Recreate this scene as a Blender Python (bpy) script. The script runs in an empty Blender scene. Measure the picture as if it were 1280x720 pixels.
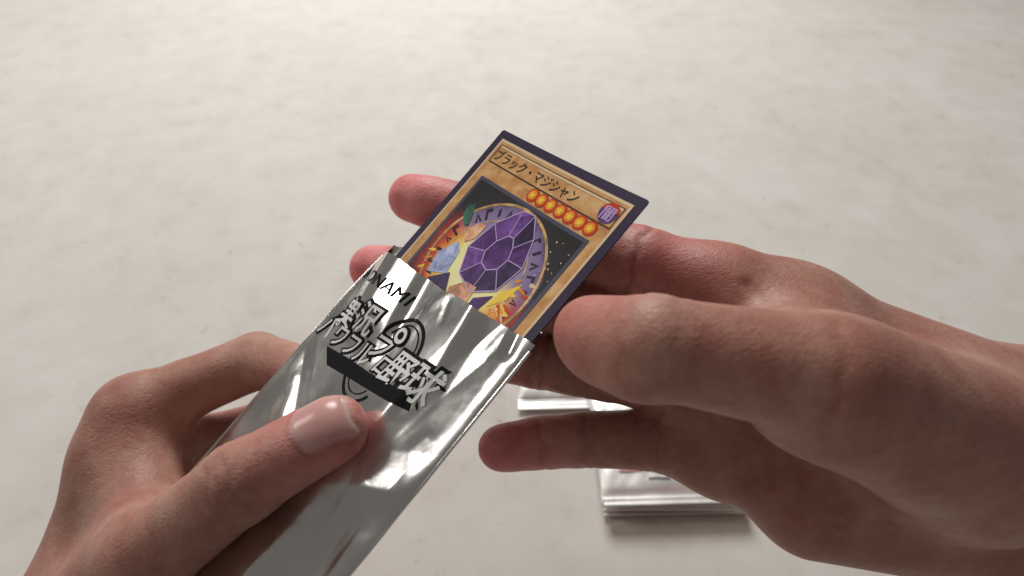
import bpy, bmesh, math, random
import numpy as np
from mathutils import Vector, Matrix

# ------------------------------------------------------------------ camera, world, lamps, exposure
scene = bpy.context.scene
COL = scene.collection
FPX = 700.0                       # focal length in pixels of the 1280 x 720 photograph
CAM_H = 260.0                     # camera height above the floor, mm
PITCH = math.radians(45)

cam_data = bpy.data.cameras.new('camera')
cam_data.sensor_width = 36.0
cam_data.lens = 36.0 * FPX / 1280.0
cam_data.clip_start = 0.005
cam_data.clip_end = 20.0
cam_data.dof.use_dof = True
cam_data.dof.focus_distance = 0.147
cam_data.dof.aperture_fstop = cam_data.lens / 1.7
cam = bpy.data.objects.new('camera', cam_data)
COL.objects.link(cam)
cam.location = (0, 0, CAM_H / 1000)
cam.rotation_euler = (math.pi / 2 - PITCH, 0, 0)
scene.camera = cam

world = bpy.data.worlds.new('World')
scene.world = world
world.use_nodes = True
bg = world.node_tree.nodes['Background']
bg.inputs['Color'].default_value = (1.0, 0.95, 0.90, 1)
bg.inputs['Strength'].default_value = 0.13


def area_lamp(name, loc, target, size, power, color):
    d = bpy.data.lights.new(name, 'AREA')
    d.shape = 'DISK'
    d.size = size
    d.energy = power
    d.color = color
    o = bpy.data.objects.new(name, d)
    COL.objects.link(o)
    o.location = loc
    o.rotation_euler = (Vector(target) - Vector(loc)).to_track_quat('-Z', 'Y').to_euler()
    return o


area_lamp('main_light', (-0.15, 1.15, 1.00), (0.0, 0.30, 0.05), 0.6, 13.5, (1.0, 0.985, 0.965))  # unseen main lamp, beyond and above the hands
area_lamp('foil_highlight_lamp', (-1.31, 0.49, 1.03), (0.0, 0.15, 0.1), 0.42, 4.2, (1.0, 0.95, 0.90))  # added unseen lamp, set so the foil roll catches a bright band


vs = scene.view_settings
vs.view_transform = 'Standard'
vs.look = 'None'
vs.gamma = 1.0
vs.exposure = 0.12
scene.cycles.max_bounces = 8
random.seed(4)
RNG = np.random.default_rng(11)

# ------------------------------------------------------------------ coordinates
SP, CP = math.sin(PITCH), math.cos(PITCH)


def wld(c):
    """millimetres right / down / ahead of the lens -> metres in the place"""
    c = np.asarray(c, float)
    x, y, z = c[..., 0], c[..., 1], c[..., 2]
    return np.stack([x, z * CP - y * SP, CAM_H - y * CP - z * SP], -1) / 1000.0


def cpt(px, py, d):
    return np.array([(px - 640) / FPX * d, (py - 360) / FPX * d, d])


# plane of the held card: u along its top edge, v down its long edge, h out of its face (mm)
CR = np.array([[0.57844449, -0.64989965, 0.49298317],
               [0.46678846, 0.7593415, 0.45333102],
               [-0.66896226, -0.03210798, 0.74260257]])
CT = np.array([-2.34698712, -47.27699294, 167.95582532])
HINV = np.linalg.inv(np.c_[CR[:, 0], CR[:, 1], CT])


def card_bend(u, v):
    return 0.0007 * (u - 30) ** 2 + 0.0002 * (v - 45) ** 2 - 0.6


def card_pt(u, v, h):
    u, v, h = (np.asarray(a, float) for a in (u, v, h))
    h = h + card_bend(u, v)
    return wld(CT + u[..., None] * CR[:, 0] + v[..., None] * CR[:, 1] - h[..., None] * CR[:, 2])


def flat_pt(u, v, h):
    u, v, h = (np.asarray(a, float) for a in (u, v, h))
    return wld(CT + u[..., None] * CR[:, 0] + v[..., None] * CR[:, 1] - h[..., None] * CR[:, 2])


def uv_of(px, py):
    q = HINV @ np.array([(px - 640) / FPX, (py - 360) / FPX, 1.0])
    return q[:2] / q[2]


# ------------------------------------------------------------------ object helpers
def tag(o, label=None, cat=None, group=None, kind=None):
    if label: o['label'] = label
    if cat: o['category'] = cat
    if group: o['group'] = group
    if kind: o['kind'] = kind
    return o


def empty(name, loc):
    o = bpy.data.objects.new(name, None)
    o.empty_display_size = 0.01
    COL.objects.link(o)
    o.location = loc
    return o


def link(name, mesh, mat, parent=None, smooth=True):
    if mat is not None:
        mesh.materials.append(mat)
    if smooth:
        mesh.polygons.foreach_set('use_smooth', [True] * len(mesh.polygons))
    o = bpy.data.objects.new(name, mesh)
    COL.objects.link(o)
    if parent is not None:
        o.parent = parent
        # all parents are unrotated: keep the world position of the vertices
        p = Vector((0, 0, 0))
        q = parent
        while q is not None:
            p += q.location
            q = q.parent
        o.location = -p
    return o


def mesh_from(name, verts, faces, uvs=None):
    m = bpy.data.meshes.new(name)
    m.from_pydata([tuple(v) for v in verts], [], [tuple(f) for f in faces])
    m.update()
    if uvs is not None:
        lay = m.uv_layers.new(name='print')
        idx = np.empty(len(m.loops), int)
        m.loops.foreach_get('vertex_index', idx)
        lay.data.foreach_set('uv', np.asarray(uvs, float)[idx].ravel())
    return m


# ------------------------------------------------------------------ materials
def new_mat(name):
    m = bpy.data.materials.new(name)
    m.use_nodes = True
    nt = m.node_tree
    return m, nt, nt.nodes['Principled BSDF']


def simple(name, col, rough=0.5, metal=0.0, coat=0.0, spec=0.28):
    m, nt, b = new_mat(name)
    b.inputs['Base Color'].default_value = (*col, 1)
    b.inputs['Roughness'].default_value = rough
    b.inputs['Metallic'].default_value = metal
    b.inputs['Coat Weight'].default_value = coat
    b.inputs['Coat Roughness'].default_value = 0.15
    b.inputs['Specular IOR Level'].default_value = spec
    return m


def srgb(r, g, b):
    return tuple(((c / 255) / 12.92 if c / 255 <= 0.04045 else ((c / 255 + 0.055) / 1.055) ** 2.4) for c in (r, g, b))


def N(nt, t, **kw):
    n = nt.nodes.new(t)
    for k, v in kw.items():
        if k in n.inputs:
            n.inputs[k].default_value = v
        else:
            setattr(n, k, v)
    return n


def ramp(nt, fac, stops):
    r = nt.nodes.new('ShaderNodeValToRGB')
    cr = r.color_ramp
    while len(cr.elements) < len(stops):
        cr.elements.new(0.5)
    for e, (p, c) in zip(cr.elements, stops):
        e.position = p
        e.color = (*c, 1) if len(c) == 3 else c
    nt.links.new(fac, r.inputs['Fac'])
    return r


def mix(nt, fac, a, b, mode='MIX'):
    n = nt.nodes.new('ShaderNodeMix')
    n.data_type = 'RGBA'
    n.blend_type = mode
    for s, v in ((n.inputs[0], fac), (n.inputs[6], a), (n.inputs[7], b)):
        if isinstance(v, (int, float)):
            s.default_value = v
        elif isinstance(v, tuple):
            s.default_value = (*v, 1)
        else:
            nt.links.new(v, s)
    return n.outputs[2]


def math_n(nt, op, a, b=None):
    n = nt.nodes.new('ShaderNodeMath')
    n.operation = op
    for s, v in ((n.inputs[0], a), (n.inputs[1], b)):
        if v is None: continue
        if isinstance(v, (int, float)): s.default_value = v
        else: nt.links.new(v, s)
    return n.outputs[0]


def mat_floor():
    m, nt, b = new_mat('floor_sheet_vinyl')
    tc = N(nt, 'ShaderNodeTexCoord')
    n1 = N(nt, 'ShaderNodeTexNoise', Scale=34.0, Detail=8.0, Roughness=0.68, Distortion=0.25)
    n2 = N(nt, 'ShaderNodeTexNoise', Scale=8.0, Detail=5.0, Roughness=0.6, Distortion=0.3)
    n3 = N(nt, 'ShaderNodeTexNoise', Scale=110.0, Detail=3.0, Roughness=0.6)
    for n in (n1, n2, n3): nt.links.new(tc.outputs['Object'], n.inputs['Vector'])
    c1 = ramp(nt, n1.outputs['Fac'], [(0.27, (0.61, 0.58, 0.54)), (0.42, (0.69, 0.66, 0.615)), (0.64, (0.735, 0.71, 0.67))])
    c2 = ramp(nt, n2.outputs['Fac'], [(0.32, (0.94, 0.925, 0.90)), (0.65, (1, 1, 1))])
    c3 = ramp(nt, n3.outputs['Fac'], [(0.24, (0.72, 0.68, 0.62)), (0.36, (1, 1, 1))])
    col = mix(nt, 1.0, c1.outputs[0], c2.outputs[0], 'MULTIPLY')
    col = mix(nt, 0.8, col, c3.outputs[0], 'MULTIPLY')
    nt.links.new(col, b.inputs['Base Color'])
    b.inputs['Roughness'].default_value = 0.85
    b.inputs['Specular IOR Level'].default_value = 0.2
    bp = N(nt, 'ShaderNodeBump', Strength=0.12, Distance=0.0006)
    nt.links.new(n1.outputs['Fac'], bp.inputs['Height'])
    nt.links.new(bp.outputs[0], b.inputs['Normal'])
    return m


def mat_skin():
    m, nt, b = new_mat('skin')
    tc = N(nt, 'ShaderNodeTexCoord')
    at = N(nt, 'ShaderNodeAttribute', attribute_name='flush_lit')
    an = N(nt, 'ShaderNodeAttribute', attribute_name='nail')
    ac = N(nt, 'ShaderNodeAttribute', attribute_name='crease')
    n1 = N(nt, 'ShaderNodeTexNoise', Scale=55.0, Detail=4.0, Roughness=0.6)
    n2 = N(nt, 'ShaderNodeTexNoise', Scale=420.0, Detail=3.0, Roughness=0.6)
    nv = N(nt, 'ShaderNodeTexVoronoi', Scale=1100.0)
    for n in (n1, n2, nv): nt.links.new(tc.outputs['Object'], n.inputs['Vector'])
    n4 = N(nt, 'ShaderNodeTexNoise', Scale=150.0, Detail=4.0, Roughness=0.65)
    nw = N(nt, 'ShaderNodeTexVoronoi', Scale=820.0, feature='DISTANCE_TO_EDGE')
    mp = N(nt, 'ShaderNodeMapping')
    mp.inputs['Scale'].default_value = (0.45, 1.0, 1.0)
    nt.links.new(tc.outputs['Object'], n4.inputs['Vector'])
    nt.links.new(tc.outputs['Object'], mp.inputs['Vector'])
    nt.links.new(mp.outputs[0], nw.inputs['Vector'])
    base = ramp(nt, n1.outputs['Fac'], [(0.30, (0.40, 0.170, 0.130)), (0.50, (0.455, 0.225, 0.172)), (0.70, (0.53, 0.305, 0.24))])
    fl = ramp(nt, n1.outputs['Fac'], [(0.32, (0.86, 0.22, 0.235)), (0.68, (0.92, 0.34, 0.34))])  # pink of the fingertips, brightened to paint in light they lack
    col = mix(nt, at.outputs['Fac'], base.outputs[0], fl.outputs[0])
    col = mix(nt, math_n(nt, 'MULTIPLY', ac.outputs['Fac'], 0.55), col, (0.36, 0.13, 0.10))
    blot = ramp(nt, n4.outputs['Fac'], [(0.32, (0.90, 0.74, 0.72)), (0.52, (1.0, 1.0, 1.0)), (0.70, (1.06, 1.08, 1.05))])
    col = mix(nt, 0.75, col, blot.outputs[0], 'MULTIPLY')
    fine = ramp(nt, n2.outputs['Fac'], [(0.3, (0.84, 0.78, 0.76)), (0.7, (1.0, 1.0, 1.0))])
    col = mix(nt, 0.7, col, fine.outputs[0], 'MULTIPLY')
    af = N(nt, 'ShaderNodeAttribute', attribute_name='nail_edge')
    col = mix(nt, an.outputs['Fac'], col, (0.66, 0.36, 0.33))
    col = mix(nt, af.outputs['Fac'], col, (0.80, 0.70, 0.62))
    nt.links.new(col, b.inputs['Base Color'])
    rr = ramp(nt, an.outputs['Fac'], [(0.0, (0.5,) * 3), (1.0, (0.25,) * 3)])
    nt.links.new(rr.outputs[0], b.inputs['Roughness'])
    b.inputs['Subsurface Weight'].default_value = 0.25
    b.inputs['Subsurface Radius'].default_value = (1.0, 0.35, 0.2)
    b.inputs['Subsurface Scale'].default_value = 0.003
    b.inputs['Specular IOR Level'].default_value = 0.4
    h = math_n(nt, 'ADD', math_n(nt, 'MULTIPLY', nv.outputs['Distance'], 0.6), n2.outputs['Fac'])
    lines_ = math_n(nt, 'MINIMUM', math_n(nt, 'MULTIPLY', nw.outputs['Distance'], 5.0), 0.6)
    h = math_n(nt, 'ADD', h, math_n(nt, 'MULTIPLY', lines_, 0.4))
    h = math_n(nt, 'MULTIPLY', h, math_n(nt, 'SUBTRACT', 1.0, an.outputs['Fac']))
    bp = N(nt, 'ShaderNodeBump', Strength=0.4, Distance=0.00032)
    nt.links.new(h, bp.inputs['Height'])
    nt.links.new(bp.outputs[0], b.inputs['Normal'])
    return m


def mat_foil(name='silver_foil', rough=0.2, tint=(0.80, 0.79, 0.77)):
    m, nt, b = new_mat(name)
    tc = N(nt, 'ShaderNodeTexCoord')
    n1 = N(nt, 'ShaderNodeTexNoise', Scale=70.0, Detail=3.0, Roughness=0.5)
    n2 = N(nt, 'ShaderNodeTexNoise', Scale=600.0, Detail=2.0)
    for n in (n1, n2): nt.links.new(tc.outputs['Object'], n.inputs['Vector'])
    b.inputs['Base Color'].default_value = (*tint, 1)
    b.inputs['Metallic'].default_value = 1.0
    r = ramp(nt, n1.outputs['Fac'], [(0.3, (rough * 0.75,) * 3), (0.7, (rough * 1.35,) * 3)])
    nt.links.new(r.outputs[0], b.inputs['Roughness'])
    h = math_n(nt, 'ADD', n1.outputs['Fac'], math_n(nt, 'MULTIPLY', n2.outputs['Fac'], 0.05))
    bp = N(nt, 'ShaderNodeBump', Strength=0.25, Distance=0.0012)
    nt.links.new(h, bp.inputs['Height'])
    nt.links.new(bp.outputs[0], b.inputs['Normal'])
    return m


def mat_card_frame():
    m, nt, b = new_mat('card_frame_print')
    uv = N(nt, 'ShaderNodeUVMap', uv_map='print')
    n1 = N(nt, 'ShaderNodeTexNoise', Scale=2.2, Detail=5.0, Roughness=0.5, Distortion=0.4)
    nt.links.new(uv.outputs[0], n1.inputs['Vector'])
    c = ramp(nt, n1.outputs['Fac'], [(0.3, srgb(190, 132, 74)), (0.5, srgb(212, 158, 98)), (0.7, srgb(230, 186, 130))])
    nt.links.new(c.outputs[0], b.inputs['Base Color'])
    b.inputs['Roughness'].default_value = 0.42
    b.inputs['Specular IOR Level'].default_value = 0.3
    return m


def mat_art():
    m, nt, b = new_mat('picture_print')
    uv = N(nt, 'ShaderNodeUVMap', uv_map='print')
    sep = N(nt, 'ShaderNodeSeparateXYZ')
    nt.links.new(uv.outputs[0], sep.inputs[0])
    # uv is in centimetres on the card
    dx = math_n(nt, 'SUBTRACT', sep.outputs[0], 3.0)
    dy = math_n(nt, 'SUBTRACT', sep.outputs[1], 3.8)
    r = math_n(nt, 'SQRT', math_n(nt, 'ADD', math_n(nt, 'MULTIPLY', dx, dx), math_n(nt, 'MULTIPLY', dy, dy)))
    nz = N(nt, 'ShaderNodeTexNoise', Scale=2.2, Detail=5.0, Roughness=0.65, Distortion=0.7)
    nt.links.new(uv.outputs[0], nz.inputs['Vector'])
    rn = math_n(nt, 'ADD', r, math_n(nt, 'MULTIPLY', math_n(nt, 'SUBTRACT', nz.outputs['Fac'], 0.5), 0.5))
    fire = ramp(nt, math_n(nt, 'DIVIDE', rn, 2.6), [(0.0, srgb(255, 250, 225)), (0.40, srgb(255, 246, 160)), (0.58, srgb(248, 176, 70)),
                                                    (0.70, srgb(205, 70, 40)), (0.88, srgb(120, 30, 30)), (1.0, srgb(50, 20, 24))])
    cool = ramp(nt, math_n(nt, 'DIVIDE', rn, 2.6), [(0.0, srgb(235, 235, 250)), (0.45, srgb(165, 150, 190)), (0.76, srgb(125, 105, 150)),
                                                    (0.82, srgb(40, 34, 44)), (1.0, srgb(28, 28, 26))])
    f = ramp(nt, math_n(nt, 'ADD', math_n(nt, 'MULTIPLY', math_n(nt, 'ADD', dy, math_n(nt, 'MULTIPLY', dx, -0.25)), 0.5), 0.5),
             [(0.12, (0, 0, 0)), (0.42, (1, 1, 1))])
    col = mix(nt, f.outputs[0], cool.outputs[0], fire.outputs[0])
    nt.links.new(col, b.inputs['Base Color'])
    b.inputs['Roughness'].default_value = 0.40
    b.inputs['Specular IOR Level'].default_value = 0.3
    return m


SKIN = mat_skin()
FOIL = mat_foil()
FOIL2 = mat_foil('pale_silver_foil', 0.42, (0.88, 0.87, 0.85))
FOIL2.node_tree.nodes['Principled BSDF'].inputs['Metallic'].default_value = 0.65
BLACK = simple('black_ink', (0.008, 0.008, 0.010), 0.5, spec=0.1)
WHITE = simple('white_ink', (0.80, 0.80, 0.79), 0.4)
GREYINK = simple('grey_ink', (0.22, 0.19, 0.19), 0.5)
MAROON = simple('maroon_foil_edge', (0.17, 0.07, 0.06), 0.4, spec=0.5)
PINKINK = simple('pink_ink', (0.50, 0.26, 0.26), 0.5)

# ------------------------------------------------------------------ floor
FL = mat_floor()
nf = 40
gx = np.linspace(-3.0, 3.0, nf)
gy = np.linspace(-2.0, 5.0, nf)
fv = [(x, y, 0.0) for y in gy for x in gx]
ff = [(j * nf + i, j * nf + i + 1, (j + 1) * nf + i + 1, (j + 1) * nf + i) for j in range(nf - 1) for i in range(nf - 1)]
tag(link('floor', mesh_from('floor', fv, ff), FL), 'pale cream mottled floor sheet under everything', 'floor', kind='structure')


# ------------------------------------------------------------------ hands: a distance field turned into one skin
def hand_mesh(name, palm, fingers, pads, creases, tips, nails=(), res=0.9, dents=()):
    """palm: round cones; fingers: lists of round cones, each blended with the palm but not with one another"""
    allp = np.array([p for c in palm for p in c[:2]] + [p for f in fingers for c in f for p in c[:2]])
    lo = allp.min(0) - 34
    hi = allp.max(0) + 34
    nx, ny, nz = (np.ceil((hi - lo) / res).astype(int) + 1)
    ax = [lo[k] + res * np.arange(n) for k, n in enumerate((nx, ny, nz))]
    BIG = 60.0

    def cone_into(field, a, b, ra, rb, k):
        a = np.asarray(a, float); b = np.asarray(b, float)
        pad = max(ra, rb) + 14
        l = np.maximum(np.floor((np.minimum(a, b) - pad - lo) / res).astype(int), 0)
        h = np.minimum(np.ceil((np.maximum(a, b) + pad - lo) / res).astype(int) + 1, (nx, ny, nz))
        sl = tuple(slice(l[i], h[i]) for i in range(3))
        X = ax[0][sl[0]].astype(np.float32)[:, None, None] - np.float32(a[0])
        Y = ax[1][sl[1]].astype(np.float32)[None, :, None] - np.float32(a[1])
        Z = ax[2][sl[2]].astype(np.float32)[None, None, :] - np.float32(a[2])
        d = (b - a).astype(np.float32)
        L2 = float(d @ d) + 1e-6
        t = np.clip((X * d[0] + Y * d[1] + Z * d[2]) / L2, 0, 1)
        q = np.sqrt((X - t * d[0]) ** 2 + (Y - t * d[1]) ** 2 + (Z - t * d[2]) ** 2)
        s = q - (ra + (rb - ra) * t)
        cur = field[sl]
        if k > 0:
            hh = np.maximum(k - np.abs(cur - s), 0) / k
            field[sl] = np.minimum(cur, s) - hh * hh * k * 0.25
        else:
            field[sl] = np.minimum(cur, s)

    P = np.full((nx, ny, nz), BIG, np.float32)
    for c in palm:
        cone_into(P, *c, 14.0)
    D = P.copy()
    for f, pd in zip(fingers, pads):
        Fd = np.full((nx, ny, nz), BIG, np.float32)
        for c in f: cone_into(Fd, *c, 3.0)
        for c in pd: cone_into(Fd, *c, 4.0)
        k = 7.0
        hh = np.maximum(k - np.abs(P - Fd), 0) / k
        s = np.minimum(P, Fd) - hh * hh * k * 0.25
        k = 0.8
        hh = np.maximum(k - np.abs(D - s), 0) / k
        D = np.minimum(D, s) - hh * hh * k * 0.25
    # naive surface nets
    S = D < 0
    cellmask = np.zeros((nx - 1, ny - 1, nz - 1), bool)
    cnt = np.zeros((nx - 1, ny - 1, nz - 1), np.int8)
    for i in (0, 1):
        for j in (0, 1):
            for k in (0, 1):
                cnt += S[i:nx - 1 + i, j:ny - 1 + j, k:nz - 1 + k]
    cellmask = (cnt > 0) & (cnt < 8)
    cells = np.argwhere(cellmask)
    idx = -np.ones(cellmask.shape, np.int64)
    idx[cellmask] = np.arange(len(cells))
    acc = np.zeros((len(cells), 3)); num = np.zeros(len(cells))
    corners = [(i, j, k) for i in (0, 1) for j in (0, 1) for k in (0, 1)]
    for c0 in corners:
        for axk in range(3):
            if c0[axk] == 1: continue
            c1 = list(c0); c1[axk] = 1
            d0 = D[cells[:, 0] + c0[0], cells[:, 1] + c0[1], cells[:, 2] + c0[2]]
            d1 = D[cells[:, 0] + c1[0], cells[:, 1] + c1[1], cells[:, 2] + c1[2]]
            m = (d0 < 0) != (d1 < 0)
            t = np.where(m, d0 / np.where(m, d0 - d1, 1), 0)
            p = np.tile(np.array(c0, float), (len(cells), 1))
            p[:, axk] += t
            acc += p * m[:, None]; num += m
    V = (cells + acc / num[:, None]) * res + lo
    quads = []
    for axk in range(3):
        sh = [slice(None)] * 3
        a = S[tuple(slice(0, -1) if q == axk else slice(None) for q in range(3))]
        b = S[tuple(slice(1, None) if q == axk else slice(None) for q in range(3))]
        e = np.argwhere(a != b)
        o1, o2 = [(1, 2), (2, 0), (0, 1)][axk]
        ok = (e[:, o1] > 0) & (e[:, o2] > 0) & (e[:, o1] < cellmask.shape[o1]) & (e[:, o2] < cellmask.shape[o2])
        e = e[ok]
        inside = S[e[:, 0], e[:, 1], e[:, 2]]
        def at(d1, d2):
            q = e.copy(); q[:, o1] -= d1; q[:, o2] -= d2
            return idx[q[:, 0], q[:, 1], q[:, 2]]
        Q = np.stack([at(1, 1), at(0, 1), at(0, 0), at(1, 0)], 1)
        Q[~inside] = Q[~inside][:, ::-1]
        quads.append(Q)
    Fq = np.concatenate(quads)
    # normals + light smoothing
    E = np.concatenate([Fq[:, [0, 1]], Fq[:, [1, 2]], Fq[:, [2, 3]], Fq[:, [3, 0]]])
    for it in range(4):
        sm = np.zeros_like(V); n = np.zeros(len(V))
        for k in range(3):
            sm[:, k] = np.bincount(E[:, 0], V[E[:, 1], k], len(V))
        n = np.bincount(E[:, 0], minlength=len(V))
        V = V * 0.45 + 0.55 * sm / np.maximum(n, 1)[:, None]
    fn = np.cross(V[Fq[:, 2]] - V[Fq[:, 0]], V[Fq[:, 3]] - V[Fq[:, 1]])
    vn = np.zeros_like(V)
    for k in range(3):
        for q in range(4):
            vn[:, k] += np.bincount(Fq[:, q], fn[:, k], len(V))
    vn /= np.linalg.norm(vn, axis=1)[:, None] + 1e-9
    # creases across the joints: a plane through a point, limited to a reach and a facing
    disp = np.zeros(len(V)); cre = np.zeros(len(V))
    for (p, axis, facing, reach, depth, width) in creases:
        p = np.asarray(p, float); axis = np.asarray(axis, float) / np.linalg.norm(axis)
        facing = np.asarray(facing, float) / np.linalg.norm(facing)
        r = V - p
        wob = 0.5 * np.sin(r[:, 1] * 0.9 + p[0]) + 0.35 * np.sin(r[:, 0] * 1.3 + p[2])
        al = r @ axis + wob
        dist = np.linalg.norm(r - (r @ axis)[:, None] * axis, axis=1)
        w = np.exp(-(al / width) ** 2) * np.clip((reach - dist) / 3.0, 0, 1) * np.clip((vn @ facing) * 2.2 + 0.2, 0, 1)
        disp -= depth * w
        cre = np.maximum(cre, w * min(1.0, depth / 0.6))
    for (pts, depth, width) in dents:            # palm lines as polylines
        pts = np.asarray(pts, float)
        best = np.full(len(V), 1e9)
        for a, b in zip(pts[:-1], pts[1:]):
            d = b - a
            t = np.clip(((V - a) @ d) / (d @ d), 0, 1)
            rr = V - a - t[:, None] * d
            rr[:, 2] *= 0.15
            best = np.minimum(best, np.linalg.norm(rr, axis=1))
        w = np.exp(-(best / width) ** 2) * np.clip(-vn[:, 2] * 2, 0, 1)
        disp -= depth * w
        cre = np.maximum(cre, 0.8 * w)
    nail = np.zeros(len(V)); nedge = np.zeros(len(V))
    for (tip, axis, dors, length, halfw) in nails:
        axis = np.asarray(axis, float) / np.linalg.norm(axis)
        dors = np.asarray(dors, float); dors -= axis * (dors @ axis); dors /= np.linalg.norm(dors)
        side = np.cross(axis, dors)
        r = V - np.asarray(tip, float)
        al, sd, up = -(r @ axis), r @ side, r @ dors
        back = length - 2.0 * (sd / halfw) ** 2
        edge = np.minimum.reduce([al - 0.6 + 0.0 * sd, back - al, (halfw - np.abs(sd)) * 1.0])
        w = np.clip(edge / 1.5 + 0.1, 0, 1); w = w * w * (3 - 2 * w) * (up > 1.5)
        rim = np.exp(-(edge / 0.9) ** 2) * (up > 1.0) * (al > 1.0)
        nail = np.maximum(nail, w)
        lun = np.clip(1 - np.hypot((al - length + 1.0) / 3.2, sd / 3.6), 0, 1) * 1.2
        nedge = np.maximum(nedge, np.clip(w * 1.3 - 0.3, 0, 1) * np.clip(np.maximum(np.clip((2.0 - al) / 0.8, 0, 1), 0.25 * np.clip(lun, 0, 1)), 0, 1))
        disp += 0.15 * w - 0.45 * rim
        cre = np.maximum(cre, 0.7 * rim)
    V = V + vn * disp[:, None]
    fl = np.zeros(len(V))
    for (p, r0, r1, amt) in tips:
        d = np.linalg.norm(V - np.asarray(p, float), axis=1)
        fl = np.maximum(fl, amt * np.clip((r1 - d) / (r1 - r0), 0, 1))
    m = bpy.data.meshes.new(name)
    W = wld(V)
    m.vertices.add(len(W)); m.vertices.foreach_set('co', W.ravel())
    m.loops.add(Fq.size); m.loops.foreach_set('vertex_index', Fq.ravel())
    m.polygons.add(len(Fq)); m.polygons.foreach_set('loop_start', np.arange(len(Fq)) * 4)
    m.update(calc_edges=True); m.validate()
    for nm, arr in (('flush_lit', fl), ('nail', nail), ('nail_edge', nedge), ('crease', cre)):
        at = m.attributes.new(nm, 'FLOAT', 'POINT')
        at.data.foreach_set('value', arr.astype(np.float32))
    return m


def chain(pts, rad):
    return [(pts[i], pts[i + 1], rad[i], rad[i + 1]) for i in range(len(pts) - 1)]


def finger_pads(pts, rad, palmar):
    out = []
    palmar = np.asarray(palmar, float) / np.linalg.norm(palmar)
    for i in range(len(pts) - 1):
        a, b = np.asarray(pts[i], float), np.asarray(pts[i + 1], float)
        r = min(rad[i], rad[i + 1])
        out.append((a * 0.7 + b * 0.3 + palmar * 1.9, a * 0.35 + b * 0.65 + palmar * 1.7, r * 0.86, r * 0.86))
    return out


A = np.array
# --- right hand, palm towards the lens, fingers behind the card
ix = [A([-32, -29.0, 181]), A([-11, -23, 175]), A([12, -15.5, 166]), A([35, -7.0, 152]), A([54, 1, 147])]
md = [A([-46, -6.5, 186]), A([-23, -2.5, 182]), A([4, 3, 174]), A([37, 9.5, 157]), A([57, 16, 153])]
rg = [A([-36, 15, 180]), A([-16, 19, 178]), A([8, 22.6, 173]), A([39, 26, 162]), A([58, 33, 159])]
pk = [A([-3.6, 48.0, 168]), A([9, 46.5, 169]), A([22, 45, 167]), A([42, 44, 163]), A([60, 48, 160])]
th = [A([17.4, 10.0, 120.5]), A([27, 11.2, 107]), A([58, 16.5, 105]), A([104, 36, 126])]
r_ix = [7.9, 8.4, 8.9, 9.4, 11.5]
r_md = [7.9, 8.4, 8.9, 9.3, 11.5]
r_rg = [7.4, 7.8, 8.1, 8.8, 11]
r_pk = [6.7, 7.2, 7.6, 8.6, 10.5]
r_th = [8.6, 9.6, 11.5, 17]
wr_r, wr_u = A([142, 40, 150]), A([144, 62, 164])
palm = [(ix[4], wr_r, 11.5, 19), (md[4], (wr_r + wr_u) / 2, 11.5, 18), (rg[4], (wr_r + wr_u) / 2, 11.5, 18), (pk[4], wr_u, 11, 18),
        (th[2] + A([8, 4, 6]), th[3] + A([6, 4, 8]), 13, 20),
        (th[2] + A([2, 4, 14]), ix[4] + A([18, 8, -4]), 10, 12),
        (A([84, 62, 158]), A([126, 66, 160]), 13, 16),
        (wr_r, wr_r + A([150, 66, 6]), 20, 29), (wr_u, wr_u + A([150, 60, 0]), 20, 28)]
pal = A([-0.25, -0.1, -1])
fing = [chain(ix, r_ix), chain(md, r_md), chain(rg, r_rg), chain(pk, r_pk), chain(th, r_th)]
pads = [finger_pads(ix[:4], r_ix, pal), finger_pads(md[:4], r_md, pal), finger_pads(rg[:4], r_rg, pal), finger_pads(pk[:4], r_pk, pal),
        [(A([20, 12.6, 117]), A([25, 14, 111]), 8.0, 8.2)]]
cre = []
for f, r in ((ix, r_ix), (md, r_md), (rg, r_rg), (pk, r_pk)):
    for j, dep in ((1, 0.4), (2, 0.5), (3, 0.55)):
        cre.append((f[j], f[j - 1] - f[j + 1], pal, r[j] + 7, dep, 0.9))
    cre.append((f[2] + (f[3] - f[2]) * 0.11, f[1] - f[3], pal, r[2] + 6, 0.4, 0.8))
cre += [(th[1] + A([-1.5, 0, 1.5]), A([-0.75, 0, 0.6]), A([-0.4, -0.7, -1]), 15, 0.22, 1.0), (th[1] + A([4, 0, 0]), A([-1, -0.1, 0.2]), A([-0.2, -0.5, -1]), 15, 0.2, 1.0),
        (th[2] + A([-2, 0, 0]), A([-1, -0.2, 0.1]), A([0, 0.2, -1]), 18, 0.25, 1.3)]
lines = [([ix[4] + A([2, -2, -10]), A([72, 26, 140]), A([98, 54, 140]), A([118, 62, 145])], 0.9, 1.3),
         ([pk[4] + A([8, 4, -10]), A([66, 34, 148]), A([60, 14, 144])], 0.9, 1.2)]
tips = [(ix[0], 6, 34, 0.95), (md[0], 6, 32, 0.95), (rg[0], 6, 26, 0.8), (pk[0], 6, 28, 0.7), (th[0], 4, 22, 0.35), (ix[3] + A([0, -6, -4]), 6, 30, 0.45), (md[3], 6, 22, 0.4)]  # pink tips; spots at the finger bases paint in missing light
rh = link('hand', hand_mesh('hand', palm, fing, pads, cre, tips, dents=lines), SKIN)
tag(rh, 'right hand, palm up, fingers spread behind the card and thumb at its edge', 'hand', 'hands of the person opening the pack')

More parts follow.
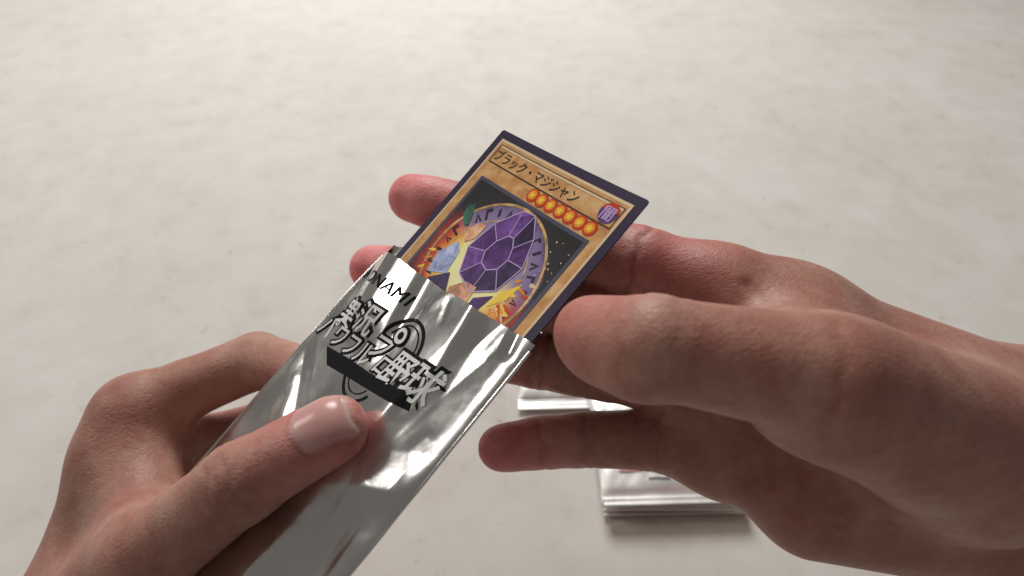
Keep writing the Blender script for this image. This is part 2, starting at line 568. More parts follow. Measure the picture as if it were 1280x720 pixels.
# --- left hand, thumb laid on the pack, fingers behind it
th2 = [A([-42.5, 33.5, 133.0]), A([-64, 46, 133]), A([-92, 68, 143]), A([-124, 100, 164])]
ix2 = [A([-45, 34, 164]), A([-62, 28, 175]), A([-85, 24, 187]), A([-106, 33, 184]), A([-120, 40, 180])]
md2 = [A([-46, 54, 175]), A([-62, 50, 189]), A([-84, 48, 201]), A([-106, 54, 195]), A([-124, 59, 190])]
rg2 = [A([-55, 76, 181]), A([-68, 74, 193]), A([-90, 74, 206]), A([-108, 76, 200]), A([-124, 78, 194])]
pk2 = [A([-68, 97, 179]), A([-78, 96, 189]), A([-94, 96, 200]), A([-108, 97, 196]), A([-120, 97, 192])]
w2a, w2b = A([-136, 124, 168]), A([-132, 130, 190])
palm2 = [(ix2[4], w2a, 11.5, 18), (md2[4], (w2a + w2b) / 2, 11.5, 18), (rg2[4], (w2a + w2b) / 2, 11, 18), (pk2[4], w2b, 10.5, 17),
         (th2[2] + A([-6, 4, 6]), th2[3], 12, 17), (th2[2] + A([-10, 0, 16]), ix2[4] + A([0, 12, -4]), 9, 11),
         (w2a, w2a + A([-70, 110, -100]), 19, 27), (w2b, w2b + A([-70, 110, -100]), 19, 27)]
pal2 = A([0.3, 0.1, -1])
fing2 = [chain(ix2, r_ix), chain(md2, r_md), chain(rg2, r_rg), chain(pk2, r_pk), chain(th2, [8.3, 9.4, 11, 16])]
pads2 = [finger_pads(ix2[:4], r_ix, pal2), [], [], [], []]
ax2 = th2[0] - th2[1]
dors2 = A([-0.30, -0.45, -0.80])
tipend = th2[0] + ax2 / np.linalg.norm(ax2) * 8.0
cre2 = [(th2[1] + A([k, -0.6 * k, 0]), ax2, dors2, 15, 0.35, 0.8) for k in (-2.2, 0.2, 2.4)]
rh2 = link('hand', hand_mesh('hand', palm2, fing2, pads2, cre2, [(th2[0], 4, 24, 0.5), (ix2[0], 6, 30, 0.8)],
                             nails=[(tipend, ax2, dors2, 14.5, 6.6)]), SKIN)
tag(rh2, 'left hand with its thumb laid flat on the front of the silver foil pack', 'hand', 'hands of the person opening the pack')


# ------------------------------------------------------------------ print helpers: flat shapes laid on a curved sheet
def text_tris(body, size, offset=0.0, shear=0.0, res=3):
    c = bpy.data.curves.new('lettering', 'FONT')
    c.body = body; c.size = 1.0; c.offset = offset; c.resolution_u = res; c.shear = shear
    o = bpy.data.objects.new('lettering', c)
    COL.objects.link(o)
    bpy.context.view_layer.update()
    me = o.to_mesh()
    bm = bmesh.new(); bm.from_mesh(me)
    o.to_mesh_clear()
    bpy.data.objects.remove(o); bpy.data.curves.remove(c)
    return bm


def lay_bm(name, bm, place, put, h, mat, parent, maxlen=1.5):
    """place: local xy -> (u, v); put: (u, v, h) -> metres"""
    for v in bm.verts:
        u, w = place(v.co.x, v.co.y)
        v.co = (u, w, 0)
    bmesh.ops.triangulate(bm, faces=bm.faces[:])
    for it in range(5):
        es = [e for e in bm.edges if e.calc_length() > maxlen]
        if not es: break
        bmesh.ops.subdivide_edges(bm, edges=es, cuts=1)
        bmesh.ops.triangulate(bm, faces=bm.faces[:])
    bm.verts.index_update()
    uv = np.array([[v.co.x, v.co.y] for v in bm.verts])
    fs = [[v.index for v in f.verts] for f in bm.faces]
    bm.free()
    P = put(uv[:, 0], uv[:, 1], np.full(len(uv), h))
    # sheets face the lens: keep windings towards the normal
    out = []
    for f in fs:
        a, b, c = uv[f[0]], uv[f[1]], uv[f[2]]
        s = (b[0] - a[0]) * (c[1] - a[1]) - (b[1] - a[1]) * (c[0] - a[0])
        out.append(f if s < 0 else f[::-1])
    return link(name, mesh_from(name, P, out, uv / 10.0), mat, parent)


def poly_bm(pts):
    bm = bmesh.new()
    bm.faces.new([bm.verts.new((x, y, 0)) for x, y in pts])
    return bm


def ring_bm(cx, cy, r0, r1, a0=0.0, a1=360.0, n=64, sy=1.0):
    bm = bmesh.new()
    A_ = [math.radians(a0 + (a1 - a0) * i / n) for i in range(n + 1)]
    vi = [bm.verts.new((cx + r0 * math.cos(a), cy + r0 * sy * math.sin(a), 0)) for a in A_]
    vo = [bm.verts.new((cx + r1 * math.cos(a), cy + r1 * sy * math.sin(a), 0)) for a in A_]
    for i in range(n):
        bm.faces.new((vi[i], vo[i], vo[i + 1], vi[i + 1]))
    return bm


def disc_pts(cx, cy, r, n=28):
    return [(cx + r * math.cos(2 * math.pi * i / n), cy + r * math.sin(2 * math.pi * i / n)) for i in range(n)]


ident = lambda x, y: (x, y)


def sheet(name, u0, u1, v0, v1, h, put, mat, parent, step=1.5):
    nu = max(2, int((u1 - u0) / step) + 1); nv = max(2, int((v1 - v0) / step) + 1)
    U, Vv = np.meshgrid(np.linspace(u0, u1, nu), np.linspace(v0, v1, nv))
    P = put(U.ravel(), Vv.ravel(), np.full(U.size, h))
    fs = [(j * nu + i, (j + 1) * nu + i, (j + 1) * nu + i + 1, j * nu + i + 1) for j in range(nv - 1) for i in range(nu - 1)]
    return link(name, mesh_from(name, P, fs, np.c_[U.ravel(), Vv.ravel()] / 10.0), mat, parent)


def frame_sheet(name, o, i, h, put, mat, parent):
    bm = bmesh.new()
    q = [bm.verts.new((x, y, 0)) for x, y in ((o[0], o[2]), (o[1], o[2]), (o[1], o[3]), (o[0], o[3]))]
    w = [bm.verts.new((x, y, 0)) for x, y in ((i[0], i[2]), (i[1], i[2]), (i[1], i[3]), (i[0], i[3]))]
    for k in range(4):
        bm.faces.new((q[k], q[(k + 1) % 4], w[(k + 1) % 4], w[k]))
    return lay_bm(name, bm, ident, put, h, mat, parent, 3.0)


# ------------------------------------------------------------------ the trading card
def printed(name, col, var=0.35, scale=1.6):
    m, nt, b = new_mat(name)
    uv = N(nt, 'ShaderNodeUVMap', uv_map='print')
    n1 = N(nt, 'ShaderNodeTexNoise', Scale=scale, Detail=4.0, Roughness=0.6, Distortion=1.2)
    nt.links.new(uv.outputs[0], n1.inputs['Vector'])
    dk = tuple(c * (1 - var) for c in col); lt = tuple(min(1.0, c * (1 + var) + 0.05 * var) for c in col)
    r = ramp(nt, n1.outputs['Fac'], [(0.34, dk), (0.5, col), (0.66, lt)])
    nt.links.new(r.outputs[0], b.inputs['Base Color'])
    b.inputs['Roughness'].default_value = 0.38
    b.inputs['Specular IOR Level'].default_value = 0.28
    return m


CB = simple('card_border_print', srgb(46, 33, 62), 0.42)
CF = mat_card_frame()
CART = mat_art()
CDARK = simple('card_line_print', srgb(70, 48, 34), 0.4)
CLIGHT = simple('card_highlight_print', srgb(232, 204, 164), 0.4)
CSTEEL = simple('picture_border_print', srgb(78, 78, 98), 0.35)
CRED = simple('star_red_print', srgb(205, 62, 24), 0.35)
CYEL = simple('star_yellow_print', srgb(255, 214, 70), 0.35)
CORANGE = simple('star_orange_print', srgb(245, 150, 40), 0.35)
CPURP = printed('purple_print', srgb(82, 42, 112), 0.5)
CPURP2 = printed('deep_purple_print', srgb(50, 26, 76), 0.5)
CPURP3 = printed('violet_print', srgb(112, 66, 146), 0.5)
CLILAC = simple('lilac_print', srgb(200, 170, 220), 0.35)
CGOLD = printed('gold_print', srgb(205, 165, 105), 0.5)
CPEACH = printed('peach_print', srgb(238, 170, 132), 0.5)
CBLUE = printed('pale_blue_print', srgb(170, 182, 220), 0.5)
CGREEN = printed('green_print', srgb(60, 110, 90), 0.5)
CINK = simple('dark_violet_ink', srgb(44, 26, 40), 0.4)

card = empty('trading_card', tuple(card_pt(29.5, 43.0, -0.4)))
tag(card, 'dark bordered tan trading card with a row of orange stars, half out of the pack', 'card')
# body: a thin bent slab
nu, nv = 24, 34
RC = 0.8
vrow = np.r_[RC * (1 - np.cos(np.linspace(0, math.pi / 2, 7))), np.linspace(RC, 86 - RC, nv - 12)[1:-1], 86 - RC * (1 - np.cos(np.linspace(math.pi / 2, 0, 7)))]
dv = np.clip(RC - np.minimum(vrow, 86 - vrow), 0, RC)
ins = RC - np.sqrt(np.clip(RC ** 2 - dv ** 2, 0, None))
U = ins[:, None] + np.linspace(0, 1, nu)[None, :] * (59 - 2 * ins)[:, None]
Vv = np.repeat(vrow[:, None], nu, 1)
Pt = card_pt(U.ravel(), Vv.ravel(), np.zeros(U.size)); Pb = card_pt(U.ravel(), Vv.ravel(), np.full(U.size, -0.35))
n0 = U.size
fs = [(j * nu + i, (j + 1) * nu + i, (j + 1) * nu + i + 1, j * nu + i + 1) for j in range(nv - 1) for i in range(nu - 1)]
fs += [(f[0] + n0, f[3] + n0, f[2] + n0, f[1] + n0) for f in fs]
rim = [i for i in range(nu)] + [j * nu + nu - 1 for j in range(1, nv)] + [(nv - 1) * nu + i for i in range(nu - 2, -1, -1)] + [j * nu for j in range(nv - 2, 0, -1)]
fs += [(rim[k], rim[(k + 1) % len(rim)], rim[(k + 1) % len(rim)] + n0, rim[k] + n0) for k in range(len(rim))]
body = link('card_body', mesh_from('card_body', np.r_[Pt, Pb], fs), CB, card, smooth=False)
sheet('frame_print', 2.6, 56.4, 2.6, 83.4, 0.05, card_pt, CF, card)
frame_sheet('frame_bevel', (2.6, 56.4, 2.6, 83.4), (3.3, 55.7, 3.4, 82.6), 0.09, card_pt, CLIGHT, card)
nb = frame_sheet('name_box', (4.0, 55.2, 4.2, 10.6), (4.35, 54.85, 4.5, 10.15), 0.10, card_pt, CDARK, card)
sheet('name_box_edge', 4.4, 54.8, 4.5, 5.1, 0.12, card_pt, CLIGHT, nb)
# name lettering
bm = text_tris('ブラック・マジシャン', 1.0, 0.006)
xs = [v.co.x for v in bm.verts]; x0, x1 = min(xs), max(xs)
ua, ub = uv_of(621, 194), uv_of(724, 246)
print('NAME', ua, ub)
NW = 36.0
lay_bm('name_lettering', bm, lambda x, y: (4.9 + (x - x0) / (x1 - x0) * NW, 9.1 - y * 4.1), card_pt, 0.14, CINK, card, 2.0)
# attribute emblem
em = lay_bm('attribute_emblem', poly_bm(disc_pts(51.8, 7.1, 2.9)), ident, card_pt, 0.16, CPURP, card)
lay_bm('emblem_cap', ring_bm(51.8, 7.1, 1.7, 2.9, 195, 345, 16), ident, card_pt, 0.20, CRED, em)
bm = text_tris('闇', 1.0, 0.012)
lay_bm('emblem_character', bm, lambda x, y: (49.7 + x * 4.2, 8.8 - y * 4.2), card_pt, 0.24, CLILAC, em)
# seven stars, each a red disc with a yellow star
for k in range(7):
    u = 27.6 + k * 3.8
    v = 12.6
    st = lay_bm('star', poly_bm(disc_pts(u, v, 2.1)), ident, card_pt, 0.16, CRED, card)
    lay_bm('star_glow', poly_bm(disc_pts(u - 0.15, v - 0.05, 1.5)), ident, card_pt, 0.20, CORANGE, st)
    sp = []
    for q in range(10):
        a = math.pi * q / 5 - math.pi / 2; rr = 1.25 if q % 2 == 0 else 0.62
        sp.append((u - 0.12 + rr * math.cos(a), v + rr * math.sin(a)))
    lay_bm('star_point', poly_bm(sp), ident, card_pt, 0.24, CYEL, st)
# picture: an abstract stand-in of the same size and colours
clip_pt = card_pt
pic = sheet('picture', 7.0, 52.0, 16.0, 61.0, 0.12, card_pt, CART, card)
frame_sheet('picture_border', (6.2, 52.8, 15.2, 61.8), (7.3, 51.7, 16.3, 60.7), 0.16, card_pt, CSTEEL, card)
C0 = (30.0, 37.0)
lay_bm('ring', ring_bm(*C0, 19.7, 20.5, n=90), ident, clip_pt, 0.16, CGOLD, pic)
lay_bm('ring', ring_bm(*C0, 14.6, 15.0, n=90), ident, clip_pt, 0.16, CGOLD, pic)
for k in range(30):
    a = 2 * math.pi * (k + 0.3) / 30
    rr = 17.3
    c, s = math.cos(a), math.sin(a)
    w, hh = random.uniform(0.6, 1.2), random.uniform(1.2, 1.9)
    kind = k % 3
    if kind == 0: loc = [(-w, -hh), (-w * 0.4, -hh), (0, hh * 0.3), (w * 0.4, -hh), (w, -hh), (0, hh)]
    elif kind == 1: loc = [(-w, -hh), (-w * 0.3, -hh), (-w * 0.3, hh * 0.4), (w, hh * 0.4), (w, hh), (-w, hh)]
    else: loc = [(-w * 0.5, -hh), (w * 0.5, -hh * 0.6), (w * 0.3, hh), (-w * 0.6, hh * 0.8)]
    pts = [(C0[0] + (rr + y) * c - x * s, C0[1] + (rr + y) * s + x * c) for x, y in loc]
    lay_bm('ring_mark', poly_bm(pts), ident, card_pt, 0.16, CINK, pic)


def facet(name, pts, h, mat):
    return lay_bm(name, poly_bm(pts), ident, card_pt, h, mat, pic)


CTR = (31.0, 31.5)
OUT = [(29.0, 17.6), (33.6, 17.0), (38.6, 22.4), (42.0, 30.0), (40.0, 38.5), (33.0, 43.0), (25.4, 41.0), (21.4, 34.0), (23.6, 24.6)]
INN = [(CTR[0] + 0.42 * (x - CTR[0]) + 0.6, CTR[1] + 0.42 * (y - CTR[1]) - 0.4) for x, y in OUT]
tone = [CPURP3, CPURP2, CPURP, CPURP2, CPURP2, CPURP, CPURP3, CPURP, CPURP3]
for k in range(9):
    facet('gem_facet', [OUT[k], OUT[(k + 1) % 9], INN[(k + 1) % 9], INN[k]], 0.20, tone[k])
facet('gem_facet', INN, 0.20, CPURP)
for loop, cl in ((OUT, True), (INN, True)):
    bm = bmesh.new()
    for k in range(9):
        p, q = A(loop[k]), A(loop[(k + 1) % 9])
        d = (q - p) / np.linalg.norm(q - p); nn = A([-d[1], d[0]]) * 0.17
        bm.faces.new([bm.verts.new((*z, 0)) for z in (p - nn, q - nn, q + nn, p + nn)])
    lay_bm('gem_outline', bm, ident, card_pt, 0.27, CLILAC, pic)
for k in range(9):
    p, q = A(OUT[k]), A(INN[k])
    d = (q - p) / np.linalg.norm(q - p); nn = A([-d[1], d[0]]) * 0.13
    facet('gem_outline', [tuple(z) for z in (p - nn, q - nn, q + nn, p + nn)], 0.27, CLILAC)
facet('flame_shape', [(26.0, 45.5), (29.5, 41.5), (30.0, 44.5), (34.0, 41.0), (34.5, 45.5), (31.0, 50.0), (27.0, 49.5)], 0.24, CPEACH)
facet('flame_shape', [(16.6, 31.5), (18.4, 27.0), (19.4, 29.2), (21.6, 26.4), (21.4, 31.0), (19.0, 33.6)], 0.24, CPEACH)
facet('shard_shape', [(13.2, 40.5), (17.0, 34.5), (20.0, 36.5), (21.5, 43.5), (15.0, 46.5)], 0.20, CBLUE)
facet('shard_shape', [(17.0, 47.5), (22.5, 42.5), (26.0, 47.0), (23.0, 52.5)], 0.24, CPURP2)
facet('shard_shape', [(35.5, 43.5), (40.5, 39.8), (39.0, 46.5), (35.5, 50.5)], 0.24, CPURP)
facet('shard_shape', [(10.4, 24.6), (12.4, 23.0), (15.6, 29.0), (14.4, 30.2), (11.0, 27.6)], 0.24, CGREEN)
for k in range(46):
    a = random.uniform(0.15, math.pi - 0.15) if k % 3 else random.uniform(-0.3, 0.35)
    r0 = random.uniform(13.0, 21.5); ln = random.uniform(1.6, 4.0); wd = random.uniform(0.2, 0.55); tw = random.uniform(-0.5, 0.5)
    cx_, cy_ = C0[0] + r0 * math.cos(a), C0[1] + r0 * math.sin(a)
    dx_, dy_ = math.cos(a + tw), math.sin(a + tw)
    pts = [(cx_ - dy_ * wd, cy_ + dx_ * wd), (cx_ + dx_ * ln * 0.4 - dy_ * wd * 1.2, cy_ + dy_ * ln * 0.4 + dx_ * wd * 1.2), (cx_ + dx_ * ln, cy_ + dy_ * ln), (cx_ + dx_ * ln * 0.4 + dy_ * wd, cy_ + dy_ * ln * 0.4 - dx_ * wd), (cx_ + dy_ * wd, cy_ - dx_ * wd)]
    if all(7.6 < x < 51.4 and 16.6 < y < 60.4 for x, y in pts):
        facet('flame_lick', pts, 0.18, (CRED, CORANGE, CYEL, CLIGHT)[k % 4])
facet('shard_shape', [(41.6, 38.0), (45.6, 33.0), (44.6, 38.6), (41.0, 43.0)], 0.20, CYEL)
for k in range(14):
    u, v = random.uniform(44, 51), random.uniform(19, 30)
    facet('spark', disc_pts(u, v, random.uniform(0.1, 0.28), 8), 0.18, CLIGHT)


# ------------------------------------------------------------------ the torn silver foil pack in the hands
VTOP = [(-6.0, 53.4), (-4.0, 52.0), (-1.0, 50.6), (3.0, 49.6), (9.0, 49.0), (16.0, 48.4), (30.0, 46.8), (38.0, 45.2), (45.0, 44.6), (52.0, 43.2), (60.4, 42.2)]
VB = 150.0


def pk_left(v): return -4.0 - 2.2 * (1 - np.exp(-np.maximum(np.asarray(v, float) - 49, 0) / 9.0))
def pk_right(v): return 60.4 + 0.032 * (v - 42)


def vtop(u):
    q = sorted((tuple(p) for p in VTOP), key=lambda p: p[0])
    return np.interp(u, [p[0] for p in q], [p[1] for p in q])


FOLDS = [(A([50.5, 39.0]), A([44.0, 78.0]), 5.0, -0.6), (A([54.0, 41.0]), A([57.0, 49.0]), 2.6, -0.7),
         (A([60.0, 86.0]), A([26.0, 112.0]), 9.0, 1.0), (A([8.0, 100.0]), A([40.0, 130.0]), 8.0, 0.7), (A([53.0, 98.0]), A([57.0, 124.0]), 4.0, -0.7),
         (A([-3.0, 88.0]), A([16.0, 102.0]), 5.0, -0.5), (A([30.0, 92.0]), A([54.0, 98.0]), 6.0, 0.4)]
for _k in range(26):
    _p = A([RNG.uniform(22, 57), RNG.uniform(42, 62) if _k < 9 else RNG.uniform(62, 140)])
    if _k % 4 == 3: _p[0] = RNG.uniform(-2, 20); _p[1] = RNG.uniform(82, 140)
    _a = RNG.uniform(0.9, 2.3)
    _l = RNG.uniform(5, 14)
    FOLDS.append((_p, _p + _l * A([math.cos(_a), math.sin(_a)]), RNG.uniform(1.6, 3.4), RNG.choice([-1, 1]) * RNG.uniform(0.08, 0.24)))


def front_h(u, v):
    u = np.asarray(u, float); v = np.asarray(v, float)
    L = pk_left(v); Rr = pk_right(v)
    e = np.clip((Rr - u) / 5.0, 0, 1); el = np.clip((u - L) / 7.0, 0, 1)
    us = u - 0.27 * (v - 50) * np.clip((64.0 - u) / 20.0, 0, 1) * np.clip((92 - v) / 20.0, 0, 1)
    KU = [-5.0, -3.0, 1.0, 7.5, 17.0, 20.4, 22.0, 42.0, 48.0, 57.0]
    ROLL = [0.6, 1.9, 3.7, 4.5, 3.4, 1.7, 1.7, 3.9, 2.0, 0.6]
    FLAT = [0.5, 0.7, 0.9, 1.1, 1.4, 1.7, 1.8, 3.7, 2.1, 0.7]
    sv = np.clip((78 - v) / 16.0, 0, 1); sv = sv * sv * (3 - 2 * sv)
    h = 0
    for o_, w_ in ((-1.0, 0.1), (-0.5, 0.2), (0.0, 0.4), (0.5, 0.2), (1.0, 0.1)):
        h = h + w_ * (np.interp(us + o_, KU, ROLL) * sv + np.interp(u + o_, KU, FLAT) * (1 - sv))
    e2 = np.clip((Rr - u) / 3.0, 0, 1); l2 = np.clip((u - L) / 4.0, 0, 1)
    h = h * np.sqrt(1 - (1 - e2) ** 2) * np.sqrt(1 - (1 - l2) ** 2) * np.clip((VB - v) / 22.0, 0, 1) ** 0.6
    for a, b, w, am in FOLDS:
        d = b - a; LL = d @ d
        t = ((u - a[0]) * d[0] + (v - a[1]) * d[1]) / LL
        dist = np.abs((u - a[0]) * d[1] - (v - a[1]) * d[0]) / math.sqrt(LL)
        prof = np.clip(1 - np.sqrt(dist * dist + 0.03) / w, 0, 1)
        ends = np.clip((1.12 - t) / 0.3, 0, 1) * np.clip((t + 0.25) / 0.3, 0, 1)
        h = h + am * prof * ends * e * el
    wv = 0.10 * np.sin(u * 0.17 + 0.10 * v + 0.6) + 0.08 * np.sin(0.23 * u - 0.13 * v + 1.3) + 0.03 * np.sin(0.6 * u + 0.27 * v)
    h = h + wv * e * el * np.clip((VB - v) / 15.0, 0, 1)
    return h


def foil_pt(u, v, h):
    return flat_pt(u, v, front_h(u, v) + np.asarray(h, float))


pack = empty('foil_pack', tuple(flat_pt(28.0, VB, 0.0)))
tag(pack, 'torn open silver foil booster pack with black printed logo, held in the left hand', 'pack')
nu, nv = 190, 240
S, Q = np.meshgrid(np.linspace(0, 1, nu), np.linspace(0, 1, nv))
U0 = -4 + S * 64.4
jag = 0.10 * np.sin(U0 * 0.5) + 0.06 * np.sin(U0 * 1.9 + 1)
VT = vtop(U0) + jag
Vf = VT + (VB - VT) * Q
Uf = pk_left(Vf) + S * (pk_right(Vf) - pk_left(Vf))
Pf = foil_pt(Uf.ravel(), Vf.ravel(), np.zeros(Uf.size))
fsf = [(j * nu + i, (j + 1) * nu + i, (j + 1) * nu + i + 1, j * nu + i + 1) for j in range(nv - 1) for i in range(nu - 1)]
front = link('front_panel', mesh_from('front_panel', Pf, fsf), FOIL, pack)
# back panel, bulging the other way and wrapped up to the same side folds
VTb = 47.5 + 0.4 * np.sin(U0 * 0.9) + jag
Vb = VTb + (VB - VTb) * Q
Ub = pk_left(Vb) + S * (pk_right(Vb) - pk_left(Vb))
e = np.sqrt(np.clip(1 - (2 * S - 1) ** 8, 0, 1))
hb = -2.6 * e * np.clip((VB - Vb) / 18.0, 0, 1) ** 0.6 - 0.02 + 0.15 * np.sin(Ub * 0.6 + Vb * 0.3) * e
Pb = flat_pt(Ub.ravel(), Vb.ravel(), hb.ravel())
back = link('back_panel', mesh_from('back_panel', Pb, [f[::-1] for f in fsf]), FOIL, pack)
# bright folded side edge
n = 90
vv = np.linspace(44.0, VB, n)
for side, nm in ((pk_right, 'folded_edge'), (pk_left, 'folded_edge')):
    vs_ = vv if side is pk_right else np.linspace(52, VB, n)
    ring = []
    for k in range(8):
        a = 2 * math.pi * k / 8
        ring.append(flat_pt(side(vs_) + 0.42 * math.cos(a) + 0.03 * np.sin(vs_ * 0.4), vs_, 0.38 * math.sin(a) + 0.04 * np.sin(vs_ * 0.3)))
    Rg = np.stack(ring, 1).reshape(-1, 3)
    fr = [(i * 8 + k, i * 8 + (k + 1) % 8, (i + 1) * 8 + (k + 1) % 8, (i + 1) * 8 + k) for i in range(n - 1) for k in range(8)]
    link(nm, mesh_from(nm, Rg, fr), FOIL, pack)
# crimped bottom seal with fine ribs
nu2, nv2 = 120, 25
S2, Q2 = np.meshgrid(np.linspace(0, 1, nu2), np.linspace(0, 1, nv2))
V2 = VB + Q2 * 9.0 + 0.6 * (Q2 == 1) * np.sign(np.sin(S2 * 220))
U2 = pk_left(V2) + S2 * (pk_right(V2) - pk_left(V2))
H2 = 0.22 * np.sin(V2 * 4.2)
fs2 = [(j * nu2 + i, (j + 1) * nu2 + i, (j + 1) * nu2 + i + 1, j * nu2 + i + 1) for j in range(nv2 - 1) for i in range(nu2 - 1)]
link('crimped_seal', mesh_from('crimped_seal', flat_pt(U2.ravel(), V2.ravel(), H2.ravel()), fs2), FOIL, pack)

# maker's name across the roll near the torn mouth; the first letter turns round the side
bm = text_tris('KONAMI', 1.0, 0.0)
xs = [v.co.x for v in bm.verts]; x0, x1 = min(xs), max(xs)
o_ = uv_of(465, 344); i_ = uv_of(515, 377)
slope = (i_[1] - o_[1]) / (i_[0] - o_[0])
print('KON', o_, i_)
lay_bm('brand_lettering', bm, lambda x, y: (-4.6 + (x - x0) / (x1 - x0) * 25.6 + 0.15 * y * 4, 61.2 + slope * ((x - x0) / (x1 - x0) * 25.6) - y * 5.6), foil_pt, 0.22, BLACK, pack, 0.6)

# logo: black backing shapes, then outlined characters
SL = -0.20
logo = lay_bm('logo_banner', poly_bm([tuple(uv_of(*p)) for p in ((412, 434), (440, 450), (470, 470), (500, 486), (526, 500), (519, 518), (498, 508), (470, 492), (440, 474), (412, 458))]), ident, foil_pt, 0.16, BLACK, pack, 0.9)
c = uv_of(507, 438)
lay_bm('logo_ring', ring_bm(c[0], c[1], 7.4, 8.4, 175, 385, 40), ident, foil_pt, 0.16, BLACK, logo, 0.9)
lay_bm('logo_ring', ring_bm(c[0], c[1], 6.0, 6.4, 185, 375, 40), ident, foil_pt, 0.16, BLACK, logo, 0.9)
c2 = uv_of(463, 470)
lay_bm('logo_ring', ring_bm(c2[0], c2[1], 7.2, 8.0, 20, 200, 40), ident, foil_pt, 0.16, BLACK, logo, 0.9)
lay_bm('logo_ring', ring_bm(c2[0], c2[1], 5.6, 5.9, 20, 200, 40), ident, foil_pt, 0.16, BLACK, logo, 0.9)


def logo_char(ch, px, py, size, out=0.095, skew=0.1):
    u, v = uv_of(px, py)
    def place(x, y):
        a = (x - 0.5) * size; b = (y - 0.38) * size * 1.2
        return (u + a + skew * b, v + SL * a - b)
    o = lay_bm('logo_character', text_tris(ch, 1, out, res=2), place, foil_pt, 0.24, BLACK, pack, 0.6)
    lay_bm('character_fill', text_tris(ch, 1, 0.012, res=2), place, foil_pt, 0.34, WHITE, o, 0.6)


for ch, px, py, sz in (('実', 444, 394, 8.6), ('況', 470, 405, 8.6), ('パ', 414, 410, 6.8), ('ワ', 430, 422, 6.8), ('フ', 446, 434, 6.8), ('ル', 462, 446, 6.8),
                       ('フ', 484, 438, 7.4), ('ロ', 487, 461, 6.0), ('野', 508, 468, 9.6), ('球', 538, 486, 9.6)):
    logo_char(ch, px, py, sz)
dc = uv_of(508, 424)
dot = lay_bm('logo_dot', poly_bm(disc_pts(dc[0], dc[1], 3.0)), ident, foil_pt, 0.38, BLACK, pack, 0.6)
lay_bm('dot_ring', ring_bm(dc[0], dc[1], 1.15, 2.3, n=28), ident, foil_pt, 0.46, WHITE, dot, 0.6)
q = uv_of(440, 567)
lay_bm('small_print', poly_bm([(q[0] - 9, q[1] + 1.2), (q[0] + 0.6, q[1] - 1.2), (q[0] + 1.4, q[1] + 0.6), (q[0] - 8.4, q[1] + 3.4)]), ident, foil_pt, 0.12, BLACK, pack, 0.9)


# ------------------------------------------------------------------ sealed packs lying on the floor
def floor_at(px, py, z=0.0):
    x = (px - 640) / FPX; y = (py - 360) / FPX
    d = (CAM_H - z) / (y * CP + SP)
    return wld(A([x * d, y * d, d]))


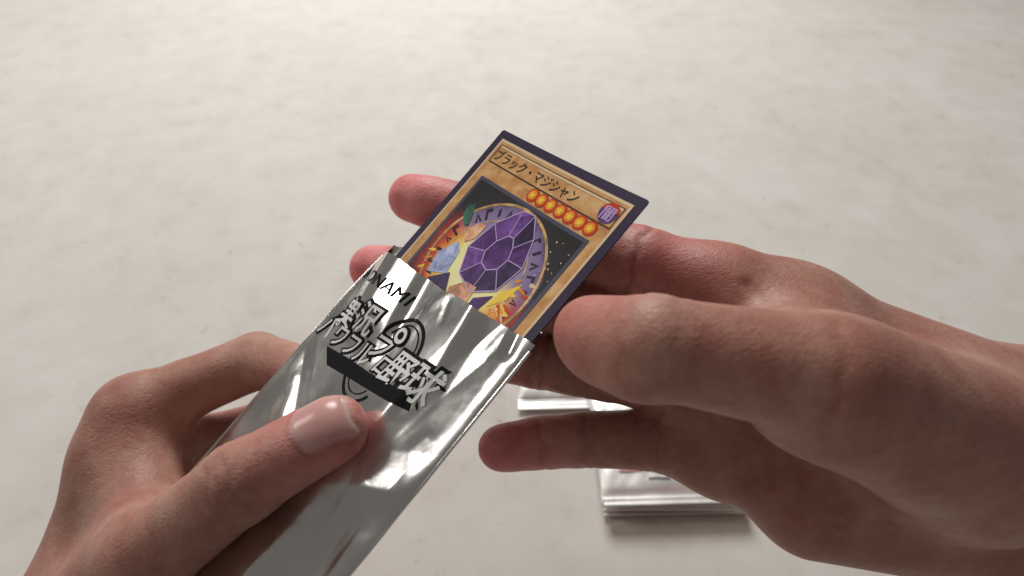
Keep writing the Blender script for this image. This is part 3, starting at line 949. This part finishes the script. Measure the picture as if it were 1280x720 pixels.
def sealed_pack(loc, rotz, thick, label, group, prints=True, W_=66.0, L_=122.0, tilt=0.0, edge=None):
    """pillow of foil with a ribbed seal at either end; loc is the near left corner on what it lies on"""
    root = empty('sealed_pack', loc)
    tag(root, label, 'pack', group)
    root.rotation_euler = (0, tilt, rotz)
    nx_, ny_ = 40, 150
    X, Y = np.meshgrid(np.linspace(0, W_, nx_), np.linspace(0, L_, ny_))
    bx = np.clip(np.minimum(X, W_ - X) / 5.0, 0, 1); by = np.clip((np.minimum(Y, L_ - Y) - 6.0) / 12.0, 0, 1)
    bul = np.sqrt(1 - (1 - bx) ** 2) * np.sqrt(1 - (1 - by) ** 2)
    rs = np.random.default_rng(int(thick * 100) + int(loc[1] * 1e4) % 97)
    ph = rs.uniform(0, 6, 6)
    wr = 0.22 * np.sin(X * 0.3 + Y * 0.17 + ph[0]) + 0.18 * np.sin(Y * 0.41 - X * 0.12 + ph[1]) + 0.1 * np.sin(X * 0.9 + ph[2]) * np.sin(Y * 0.7 + ph[3])
    rib = 0.22 * np.sin(Y * 2.6) * (np.minimum(Y, L_ - Y) < 6.5)
    top = thick * 0.5 + thick * 0.5 * bul + wr * bul + rib
    bot = thick * 0.5 - thick * 0.48 * bul
    n_ = X.size
    fs_ = [(j * nx_ + i, j * nx_ + i + 1, (j + 1) * nx_ + i + 1, (j + 1) * nx_ + i) for j in range(ny_ - 1) for i in range(nx_ - 1)]
    Vt = np.stack([X.ravel(), Y.ravel(), top.ravel() + 0.04], 1) / 1000
    Vb_ = np.stack([X.ravel(), Y.ravel(), bot.ravel() - 0.04], 1) / 1000
    def part(nm, V_, F_, mt):
        m = mesh_from(nm, V_, F_)
        m.materials.append(mt)
        m.polygons.foreach_set('use_smooth', [True] * len(m.polygons))
        o = bpy.data.objects.new(nm, m); COL.objects.link(o); o.parent = root
        return o
    tp = part('top_panel', Vt, fs_, FOIL2)
    part('bottom_panel', Vb_, [f[::-1] for f in fs_], edge or FOIL2)
    rimx = [i for i in range(nx_)] + [j * nx_ + nx_ - 1 for j in range(1, ny_)] + [(ny_ - 1) * nx_ + i for i in range(nx_ - 2, -1, -1)] + [j * nx_ for j in range(ny_ - 2, 0, -1)]
    Ve = np.r_[Vt[rimx], Vb_[rimx]]; k_ = len(rimx)
    part('side_edge', Ve, [(i, (i + 1) % k_, (i + 1) % k_ + k_, i + k_)[::-1] for i in range(k_)], edge or FOIL2)
    if prints:
        for (x0_, y0_, w_, h_, mt) in ((9, 15, 11, 1.4, PINKINK), (22, 11, 10, 1.2, GREYINK), (24, 14.5, 14, 1.0, PINKINK), (40, 12, 14, 1.2, GREYINK)):
            gxx, gyy = np.meshgrid(np.linspace(x0_, x0_ + w_, 8), np.linspace(y0_, y0_ + h_, 3))
            fx = gxx / W_ * (nx_ - 1); fy = gyy / L_ * (ny_ - 1)
            z_ = top[np.round(fy).astype(int), np.round(fx).astype(int)].max() + 0.12
            part('print_line', np.stack([gxx.ravel(), gyy.ravel(), np.full(gxx.size, z_)], 1) / 1000,
                 [(j * 8 + i, j * 8 + i + 1, (j + 1) * 8 + i + 1, (j + 1) * 8 + i) for j in range(2) for i in range(7)], mt)
    return root


p0 = floor_at(754, 648)
G1 = 'sealed packs lying on the floor'
zz = 0.0001
for k, (th_, dx, dy, rz, lab) in enumerate(((5.0, 0.0, 0.0, 1.0, 'sealed silver pack at the bottom of the stack under the right hand'),
                                            (3.6, 0.4, 0.3, 0.2, 'sealed silver pack in the middle of the stack under the right hand'),
                                            (3.8, -0.6, 0.8, 1.6, 'sealed silver pack on top of the stack under the right hand'))):
    sealed_pack((p0[0] + dx / 1000, p0[1] + dy / 1000, zz), math.radians(rz), th_, lab, G1, prints=(k == 2), edge=MAROON if k == 0 else None)
    zz += (th_ + 0.5) / 1000
p1 = floor_at(648, 516)
sealed_pack((p1[0], p1[1] , 0.0001), math.radians(1.5), 5.5, 'sealed silver pack seen in the gap between ring finger and little finger', G1, prints=False, L_=60.0)
